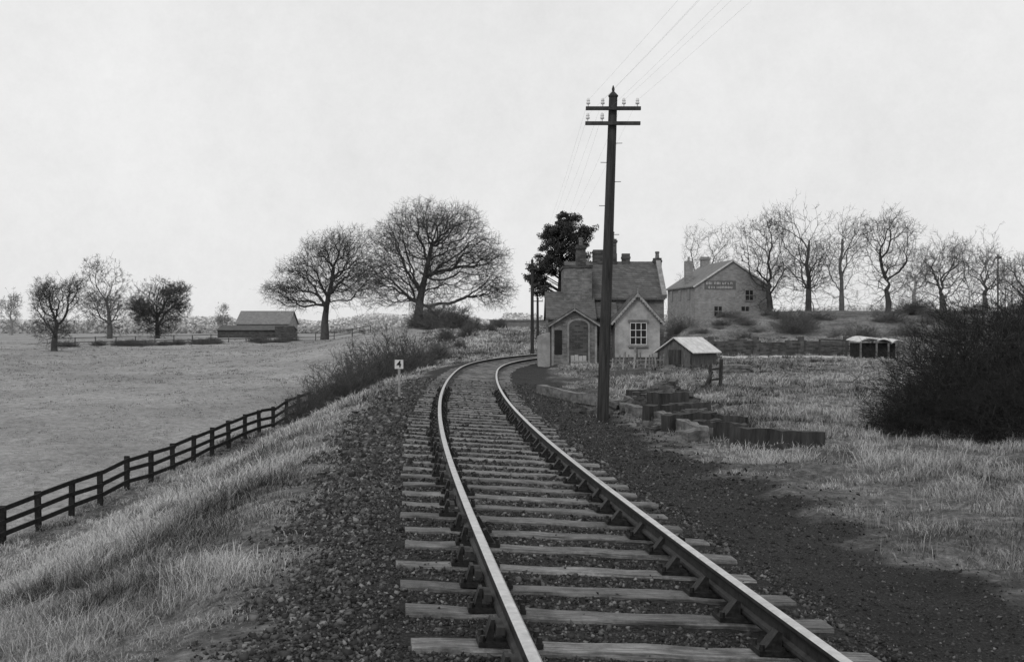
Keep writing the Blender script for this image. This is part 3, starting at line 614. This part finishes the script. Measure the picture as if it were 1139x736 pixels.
insC=pole('telegraph_pole',PX(598,101),101,PZ(332,101)-gz(PX(598,101),101),.12,.09,0,[(PZ(335,101)-gz(PX(598,101),101),[-.4,.4],.45)],'distant short timber pole beside the curving track',False)
insD=pole('telegraph_pole',5.75,-18,6.9,.125,.09,0,[(6.5,[-.52,-.22,.22,.5],.57),(6.2,[-.52,-.22],.57)],'timber telegraph pole beside the track with crossarms',False)
for i in range(6):
    for (a_,c_,sag) in((insA[i],insD[i],.35),(insA[i],insB[i],.9)):
        b=B(); prev=a_
        for q in range(1,21):
            f=q/20; p=a_.lerp(c_,f)-Vector((0,0,4*sag*f*(1-f))); b.tube(prev,p,.0012,.0012,4); prev=p
        o=obj('telegraph_wire',b.mesh('telegraph_wire'),M['wire'],label='thin sagging telegraph wire strung between poles',category='wire',group='telegraph wires')
# ------------------------------------------------ station house
HY=62.0; e=empty('station_house','single-storey brick station house with steep slate roofs and tall chimneys','house',(0,0,0))
def hx(x,Y=HY): return PX(x,Y)
mx0,mx1=hx(630,66.5),hx(734,67); my0,my1=65.2,71.0; ze,zr=PZ(331,65.2),PZ(293,68.1)
b=B(); b.gable(mx0,mx1,my0,my1,-.4,ze,zr,'x'); part('wall',b,'brick',e)
b=B(); b.roof(mx0,mx1,my0,my1,ze,zr,'x',.2,.05,.1); part('roof',b,'slate',e)
for y0_,y1_ in((my0-.25,(my0+my1)/2),(my1+.25,(my0+my1)/2)):
    b=B(); b.beam((mx1,y0_,ze+.05),(mx1,y1_,zr+.22),.26,.24); part('gable_coping',b,'stone',e)
ax0,ax1=hx(627,64.6),hx(658,64.6)
b=B(); b.box(ax0,ax1,64.4,67.9,-.4,PZ(298,64.4)); part('wall',b,'brick',e)
b=B(); b.box(ax0-.06,ax1+.06,64.34,67.96,PZ(298,64.4)+.003,PZ(295,64.4)); part('parapet',b,'brick_dark',e)
b=B(); b.gable(hx(609,63.8),hx(660,63.8),63.0,67.5,-.4,PZ(354,63),PZ(326,65.2),'x'); part('wall',b,'brick',e)
b=B(); b.roof(hx(609,63.8),hx(660,63.8),63.0,67.5,PZ(354,63),PZ(326,65.2),'x',.15,.1,.08); part('roof',b,'slate',e)
x0,x1=hx(614),hx(664); zeP,zrP=PZ(360,HY),PZ(344,HY)
b=B(); b.gable(x0,x1,HY,64.2,-.4,zeP,zrP,'y'); part('wall',b,'brick',e)
b=B(); b.roof(x0,x1,HY,64.2,zeP,zrP,'y',.2,.18,.09); part('roof',b,'slate',e)
def barge(x0,x1,y,ze,zr,oh=.2,w=.12,mat='trim',scallop=False):
    xm=(x0+x1)/2; sl=(zr-ze)/((x1-x0)/2)
    b=B()
    for sg in(-1,1):
        b.beam((xm,y,zr-.02),(xm+sg*((x1-x0)/2+oh),y,ze-sl*oh-.02),.04,w)
        if scallop:
            for q in range(12):
                f=(q+.5)/12; px_=xm+sg*((x1-x0)/2+oh)*f; pz_=zr+(ze-sl*oh-zr)*f-.06
                b.tube((px_,y-.025,pz_),(px_,y+.015,pz_),.06,.06,8)
    b.tube((xm,y,zr-.1),(xm,y,zr+.3),.035,.02,6); part('bargeboard',b,mat,e)
barge(x0,x1,HY-.21,zeP,zrP,.2,.07,'stone')
def arch(xa,xb,y0_,y1_,z0_,z1_,n=8):
    r=(xb-xa)/2; xm=(xa+xb)/2; pr=[(xa,z0_),(xb,z0_)]+[(xm+r*math.cos(math.pi*i/n),z1_-r*.55+r*.55*math.sin(math.pi*i/n)) for i in range(n+1)]
    vs=[(a,y0_,c) for a,c in pr]+[(a,y1_,c) for a,c in pr]; m_=len(pr)
    return vs,[tuple(range(m_)),tuple(range(2*m_-1,m_-1,-1))]+[(i,m_+i,m_+(i+1)%m_,(i+1)%m_) for i in range(m_)]
b=B(); b.add(*arch(hx(631),hx(656),HY-.06,HY+.05,-.2,PZ(354,HY))); part('door_surround',b,'stone',e)
b=B(); b.add(*arch(hx(633),hx(654),HY-.09,HY-.03,-.2,PZ(356,HY))); part('door',b,'brick_dark',e,label='bricked-up arched doorway infill')
b=B(); b.box(hx(617),hx(625),HY-.04,HY+.03,PZ(394,HY),PZ(367,HY)); part('window',b,'glass',e)
for xa in(613.5,661.5):
    b=B(); b.box(hx(xa),hx(xa+2.5),HY-.05,HY+.05,-.3,zeP-.05); part('corner_stone',b,'stone',e)
b=B(); b.add([(hx(598.5,63),62.9,-.3),(hx(612,63),62.9,-.3),(hx(612,63),62.9,PZ(369,63)),(hx(598.5,63),62.9,PZ(374,63)),(hx(598.5,63),65,-.3),(hx(612,63),65,-.3),(hx(612,63),65,PZ(369,63)),(hx(598.5,63),65,PZ(374,63))],[(0,1,2,3),(7,6,5,4),(0,4,5,1),(1,5,6,2),(2,6,7,3),(3,7,4,0)]); part('annex',b,'render',e)
b=B(); b.box(hx(660,64.8),hx(686,64.8),64.3,65.4,-.4,PZ(352,64.3)); part('wall',b,'brick',e)
b=B(); b.add([(hx(660,64.8),64.05,PZ(354,64)),(hx(686,64.8),64.05,PZ(354,64)),(hx(686,64.8),66.2,PZ(322,66)),(hx(660,64.8),66.2,PZ(322,66)),(hx(660,64.8),64.05,PZ(352,64)),(hx(686,64.8),64.05,PZ(352,64)),(hx(686,64.8),66.2,PZ(320,66)),(hx(660,64.8),66.2,PZ(320,66))],[(0,1,2,3),(7,6,5,4),(0,4,5,1),(1,5,6,2),(2,6,7,3),(3,7,4,0)]); part('roof',b,'slate',e)
b=B(); b.box(hx(668),hx(675),64.2,64.32,PZ(384,64),PZ(362,64)); part('window',b,'glass',e)
G=62.6; x0,x1=hx(684,G),hx(734,G); zeG,zrG=PZ(355,G),PZ(327,G)
b=B(); b.gable(x0,x1,G,66.0,-.4,zeG,zrG,'y'); part('wall',b,'render',e,label='pale rendered gable wall')
b=B(); b.roof(x0,x1,G,67.2,zeG,zrG,'y',.22,.2,.1); part('roof',b,'slate',e)
barge(x0,x1,G-.23,zeG,zrG,.22,.09,'trim',True)
b=B(); wx0,wx1,wz0,wz1=hx(701,G),hx(719,G),PZ(383,G),PZ(359,G); b.box(wx0,wx1,G-.02,G+.05,wz0,wz1); wn=part('window',b,'glass',e)
b=B()
for xx in np.linspace(wx0,wx1,4): b.box(xx-.018,xx+.018,G-.06,G-.021,wz0,wz1)
for zz in np.linspace(wz0,wz1,4): b.box(wx0-.02,wx1+.02,G-.075,G-.061,zz-.018,zz+.018)
part('frame',b,'white',wn)
b=B(); b.box(wx0-.1,wx1+.1,G-.12,G+.03,wz0-.14,wz0-.035); part('sill',b,'stone',wn)
b=B(); b.box(wx0-.1,wx1+.1,G-.1,G+.03,wz1+.035,wz1+.16); part('lintel',b,'brick',wn)
b=B(); b.box(x0-.02,x1+.02,G-.04,G+.02,-.3,.35); part('plinth',b,'brick_dark',e)
def chimney(x,Y,yt,yb,w_,dd=.5,pot=True,mat='brick_dark',par=e):
    X=PX(x,Y); b=B(); zt=PZ(yt,Y); zb_=PZ(yb,Y); b.box(X-w_/2,X+w_/2,Y-dd/2,Y+dd/2,zb_,zt); b.box(X-w_/2-.05,X+w_/2+.05,Y-dd/2-.05,Y+dd/2+.05,zt-.2,zt-.08); b.box(X-w_/2-.02,X+w_/2+.02,Y-dd/2-.02,Y+dd/2+.02,zb_,zb_+.9)
    c=part('chimney',b,mat,par)
    if pot:
        b=B(); b.lathe([(.12,0),(.1,.3),(.13,.34),(.11,.42)],(X,Y,zt),10); part('chimney_pot',b,'brick',c)
chimney(646,65.6,273,300,.5,.5); chimney(665,68.1,278,300,.55,.5,False); chimney(681,68.1,266,300,.45); chimney(696,68.1,284,300,.4,.4,False); chimney(731,68.1,288,305,.4)
# white board by door
X=hx(644,60.5); e2=empty('white_gate_board','small whitewashed boarded panel leaning by the station house door','board',(X,60.5,gz(X,60.5)))
b=B()
for i in range(4): b.beam((-.32+i*.2,0,0),(-.32+i*.2,.12,.5+.03*math.sin(i*2)),.18,.03)
part('board',b,'render',e2); b=B(); b.beam((-.4,.0,.2),(.4,.0,.2),.03,.07); part('batten',b,'wood_pale',e2)
# picket fence
e2=empty('picket_fence','broken pale picket fence in front of the station house','fence')
for i,x in enumerate(np.linspace(668,738,18)):
    Y=57.5-(i*.04); X=PX(x,Y); z=gz(X,Y); b=B(); hgt=random.uniform(.45,.85) if i not in(9,10) else 1.0
    b.beam((X,Y,z-.1),(X+random.uniform(-.08,.08),Y,z+hgt),.06 if hgt<.9 else .09,.04); part('picket',b,'wood_grey' if i%3 else 'wood_pale',e2)
b=B(); b.beam((PX(668,57.5),57.53,.3),(PX(738,56.9),56.9,.35),.03,.07); part('rail',b,'wood_grey',e2)
# ------------------------------------------------ shed
X=PX(765,59.5); e2=empty('timber_shed','small dark boarded shed with pale sheeted roof beside the station house','shed',(X,59.5,gz(X,59.5)),math.radians(-42))
w_,l_,ez,rz_=1.9,2.2,.8,1.4
b=B(); b.gable(-w_/2,w_/2,-l_/2,l_/2,-.2,ez,rz_,'y'); part('wall',b,'shedwood',e2)
b=B(); b.roof(-w_/2,w_/2,-l_/2,l_/2,ez,rz_,'y',.2,.15,.05); part('roof',b,'tin',e2)
b=B(); b.box(-.35,.35,-l_/2-.045,-l_/2-.003,0,.85); part('door',b,'wood_dark',e2)
for xx in(-w_/2,w_/2):
    b=B(); b.box(xx-.04,xx+.04,-l_/2-.05,-l_/2-.003,-.1,ez); part('corner_post',b,'wood_dark',e2)
# ------------------------------------------------ inn on the bank
X=PX(773,112); z=PZ(357,112); e3=empty('brick_inn','two-storey brick inn with painted gable lettering on raised ground','house',(X,112,min(z,gz(X+3,113))),math.radians(8))
W=7.2;Lh=9.5; eh=PZ(318,112)-z; rh=PZ(290,112)-z
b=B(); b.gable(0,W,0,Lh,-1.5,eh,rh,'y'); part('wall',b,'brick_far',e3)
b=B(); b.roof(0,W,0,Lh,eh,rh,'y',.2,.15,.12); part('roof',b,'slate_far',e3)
for sg in(-1,1):
    b=B(); b.beam((W/2,-.16,rh+.05),(W/2+sg*(W/2+.2),-.16,eh-.1),.05,.14); part('verge',b,'tin',e3)
b=B(); b.box(.9,3.9,-.03,.02,eh-.3,eh+.5); sp=part('painted_sign_panel',b,'sign_ground',e3)
g2_=random.Random(4); b=B()
for row,(xa,xb,zz) in enumerate([(1.05,3.6,eh+.26),(1.3,3.4,eh-.12)]):
    x=xa
    while x<xb:
        b.box(x,x+.045,-.05,-.032,zz-.1,zz+.1)
        if g2_.random()<.7: b.box(x+.047,x+.13,-.05,-.032,zz+.06,zz+.1)
        if g2_.random()<.5: b.box(x+.047,x+.13,-.05,-.032,zz-.1,zz-.06)
        if g2_.random()<.5: b.box(x+.132,x+.17,-.05,-.032,zz-.1,zz+.1)
        x+=.26
lt=part('lettering',b,'tin',sp)
for (u0,z_) in((2.2,.9),(4.8,.9),(5.2,2.4)):
    b=B(); b.box(u0-.35,u0+.35,-.03,.03,z_-.45,z_+.45); wn=part('window',b,'glass',e3); b=B(); b.box(u0-.4,u0+.4,-.06,-.031,z_-.03,z_+.03); b.box(u0-.03,u0+.03,-.075,-.061,z_-.45,z_+.45); part('frame',b,'stone',wn)
    b=B(); b.box(u0-.45,u0+.45,-.1,-.031,z_-.55,z_-.46); part('sill',b,'stone',wn)
for v0 in(2,5,8):
    b=B(); b.box(-.03,.03,v0-.4,v0+.4,2.0,3.0); part('window',b,'glass',e3)
b=B(); b.box(W/2-.4,W/2+.4,Lh-1.2,Lh-.5,rh-.5,rh+.9); b.box(W/2-.46,W/2+.46,Lh-1.26,Lh-.44,rh+.6,rh+.75); part('chimney',b,'brick_far',e3)
b=B(); b.box(.2,.9,3.6,4.3,eh,rh+.2); b.lathe([(.13,0),(.1,.4)],(.55,3.95,rh+.2)); part('chimney',b,'brick_far',e3)
# retaining wall
e4=empty('brick_garden_wall','long weathered brick retaining wall below the garden bank','wall',(0,84,0))
b=B(); g=random.Random(9); x=PX(790,84); xe_=PX(940,84)
while x<xe_:
    x2=min(xe_,x+g.uniform(1.0,1.8)); b.box(x,x2-.003,-.15,.2,-.4,g.uniform(.9,1.15)); x=x2
part('wall',b,'gardenwall',e4)
for x in(790,840,890,940):
    b=B(); b.box(PX(x,84)-.2,PX(x,84)+.2,-.3,-.152,-.4,1.3); part('pier',b,'gardenwall',e4)
e5=empty('road_bridge_parapet','low distant stone road bridge parapet on a grassy bank','wall',(0,128,0))
zt=PZ(357,128); b=B(); b.box(PX(545,128),PX(660,128),0,.5,zt-1.6,zt); part('wall',b,'slate_far',e5); b=B(); b.box(PX(545,128)-.1,PX(660,128)+.1,-.1,.6,zt+.003,zt+.15); part('coping',b,'slate_far',e5)
# yard hut
X=PX(978,74); z=gz(X,74); e6=empty('yard_hut','low dark open-fronted hut with bent pale roof sheets','hut',(X,74,z),.1)
b=B(); b.box(-1.15,1.15,.3,1.8,-.2,.95); part('wall',b,'wood_fence',e6)
for (xa,xb,za,zb2) in((-1.35,-.1,1.05,1.22),(-.2,.75,1.12,1.0),(.7,1.4,.95,1.08)):
    b=B(); P_=[]
    for i in range(7):
        f=i/6; x=xa+(xb-xa)*f; zz=za+(zb2-za)*f+.14*math.sin(math.pi*f); P_+=[(x,-.2,zz),(x,1.95,zz+.1),(x,-.2,zz-.04),(x,1.95,zz+.06)]
    fs=[]
    for i in range(6):
        q=i*4; fs+=[(q,q+4,q+5,q+1),(q+2,q+3,q+7,q+6),(q,q+2,q+6,q+4),(q+1,q+5,q+7,q+3)]
    fs+=[(0,1,3,2),(24,26,27,25)]; b.add(P_,fs); part('roof_sheet',b,'tin',e6)
for xx in(-1.2,-.2,.55,1.2):
    b=B(); b.box(xx-.05,xx+.05,-.12,-.02,-.2,.95); part('post',b,'wood_grey',e6)
X=PX(1110,100); e7=empty('timber_post','slim timber pole among bare trees','pole',(X,100,gz(X,100)))
b=B(); b.tube((0,0,-.3),(0,0,PZ(283,100)-gz(X,100)),.09,.06,8); part('shaft',b,'bark1',e7); b=B(); b.box(-.25,.25,-.16,-.09,PZ(288,100)-gz(X,100),PZ(286,100)-gz(X,100)+.05); part('crossarm',b,'bark1',e7)
# farm buildings
X=PX(242,178); z=gz(X,178); e8=empty('farm_barn','long low brick farm shed with dark roof across the pasture','barn',(X,178,z))
s_=178/F
b=B(); b.gable(0,80*s_,0,6,-.5,(1.1),(1.7),'x'); part('wall',b,'brick_dark',e8); b=B(); b.roof(0,80*s_,0,6,1.1,1.7,'x',.2,.1,.1); part('roof',b,'slate' ,e8)
b=B(); b.box(66*s_,86*s_,-1.5,-.2,-.5,1.7); part('lean_to',b,'brick_dark',e8)
e9=empty('farm_barn','taller pitched-roof farm barn behind the low shed','barn',(PX(263,190),190,gz(PX(263,190),190))); s_=190/F
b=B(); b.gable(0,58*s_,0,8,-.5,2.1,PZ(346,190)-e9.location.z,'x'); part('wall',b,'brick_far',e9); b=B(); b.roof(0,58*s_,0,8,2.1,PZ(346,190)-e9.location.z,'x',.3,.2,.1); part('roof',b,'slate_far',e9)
# ------------------------------------------------ derelict timbers and rubble
def baulk(a,c,w_,h_,label,mat='wood_grey',lift=.35):
    za=gz(*a)+h_*lift; zc=gz(*c)+h_*lift; A=Vector((a[0],a[1],za));C=Vector((c[0],c[1],zc)); mid=(A+C)/2
    L=(C-A).length; b=B(); n=8; vs=[];fs=[]; g=random.Random(int(a[0]*100))
    for i in range(n+1):
        x=-L/2+L*i/n; j=lambda:g.uniform(-.02,.02)
        vs+=[(x,-w_/2+j(),-h_/2),(x,w_/2+j(),-h_/2),(x,w_/2+j(),h_/2+j()),(x,-w_/2+j(),h_/2+j())]
    for i in range(n):
        for q in range(4): fs.append((i*4+q,(i+1)*4+q,(i+1)*4+(q+1)%4,i*4+(q+1)%4))
    fs+=[(3,2,1,0),(n*4,n*4+1,n*4+2,n*4+3)]; b.add(vs,fs)
    o=obj('timber_baulk',b.mesh('timber_baulk'),M[mat],label=label,category='timber',group='derelict platform timbers')
    o.location=mid; d_=(C-A).normalized(); o.rotation_euler=d_.to_track_quat('X','Z').to_euler(); return o
def G_(x,y,zz=-.15):
    Y=F*(CZ-zz)/(y-368); return (PX(x,Y),Y)
line=[(600,437),(640,445),(667,452),(700,459),(730,467),(757,477),(783,487)]
for i in range(len(line)-1): baulk(G_(*line[i]),G_(*line[i+1]),.2,.26,'weathered edging timber of the demolished platform','wood_grey',.5)
for a_,c_,w_,h_,mt in [((758,489),(788,485),.26,.2,'wood_grey'),((790,485),(830,485),.26,.32,'wood_dark'),((815,493),(914,491),.24,.3,'wood_dark'),((718,468),(764,466),.26,.36,'wood_dark'),((740,477),(792,474),.24,.34,'wood_dark'),((690,457),(740,458),.22,.34,'wood_dark'),((842,498),(880,500),.18,.1,'wood_dark'),((698,447),(750,449),.2,.44,'wood_dark'),((784,474),(830,476),.2,.3,'wood_dark'),((722,459),(764,458),.24,.5,'wood_dark'),((704,453),(746,453),.24,.5,'wood_dark'),((768,481),(802,480),.2,.3,'wood_dark'),((745,466),(790,466),.24,.4,'wood_dark')]:
    baulk(G_(*a_),G_(*c_),w_,h_,'heavy old squared timber lying in rough grass',mt,.42)
def rubble(x,y,w_,d_,h_,n,label,seed):
    X,Y=G_(x,y); z=gz(X,Y); g=random.Random(seed); b=B()
    for i in range(n):
        u_=g.gauss(0,.45);v_=g.gauss(0,.45); top=h_*max(.12,1-.8*max(abs(u_),abs(v_))); zz=g.uniform(-.05,top); a=g.uniform(0,3.14)
        c=Vector((u_*w_,v_*d_,zz)); s1=g.uniform(.5,1.4); dx=Vector((math.cos(a),math.sin(a),g.uniform(-.4,.4)))*.11*s1
        b.beam(c-dx,c+dx,.12*s1,.08*s1)
    o=obj('rubble_heap',b.mesh('rubble_heap'),M['rubble'],label=label,category='rubble',kind='stuff'); o.location=(X,Y,z)
rubble(742,453,.75,1.0,.75,520,'heap of old bricks and broken platform masonry',3)
rubble(714,457,1.1,.8,.4,300,'scattered bricks from demolished platform',4)
rubble(772,472,.8,.7,.3,240,'scattered bricks beside old timbers',6)
n=420; q=rng.random(n); ln_=np.array([G_(*p) for p in line]); Y=np.interp(q*6,np.arange(7),ln_[:,1])+rng.normal(0,.5,n); X=np.interp(q*6,np.arange(7),ln_[:,0])+rng.normal(1.0,.9,n)
blades('edge_tussocks',X,Y,rng.uniform(.06,.2,n),np.full(n,.012),.6,rng.uniform(.05,.6,n),'weed','rough tussocks growing among derelict platform timbers',12,.08)
# stile and stack of sleepers
X,Y=G_(801,429); z=gz(X,Y); e11=empty('broken_gate','small dark timber stile with leaning posts','gate',(X,Y,z),.5)
b=B(); b.beam((0,0,-.2),(.05,0,.95),.09,.09); part('post',b,'wood_dark',e11); b=B(); b.beam((-.36,.1,-.2),(-.34,.1,.75),.08,.08); part('post',b,'wood_dark',e11)
for zz in(.3,.65):
    b=B(); b.beam((-.38,.02,zz-.04),(.05,.0,zz),.04,.07); part('rail',b,'wood_dark',e11)
b=B(); b.beam((-.7,.0,-.05),(-.33,0,.55),.06,.07); part('brace',b,'wood_dark',e11)
X,Y=G_(817,416); z=gz(X,Y)
for lv in range(3):
    for i in range(3):
        o=bpy.data.objects.new('stacked_sleeper',smeshes[(i+lv)%6]); col.objects.link(o); o.location=(X+random.uniform(-.1,.1),Y+i*.3,z+.12+lv*.142); o.scale=(.5,1,1)
        o.rotation_euler=(0,0,random.uniform(-.08,.08)); o['label']='old sleeper stacked in a low pile in the yard'; o['category']='railway sleeper'; o['group']='stacked old sleepers'
print('done',len(bpy.data.objects))
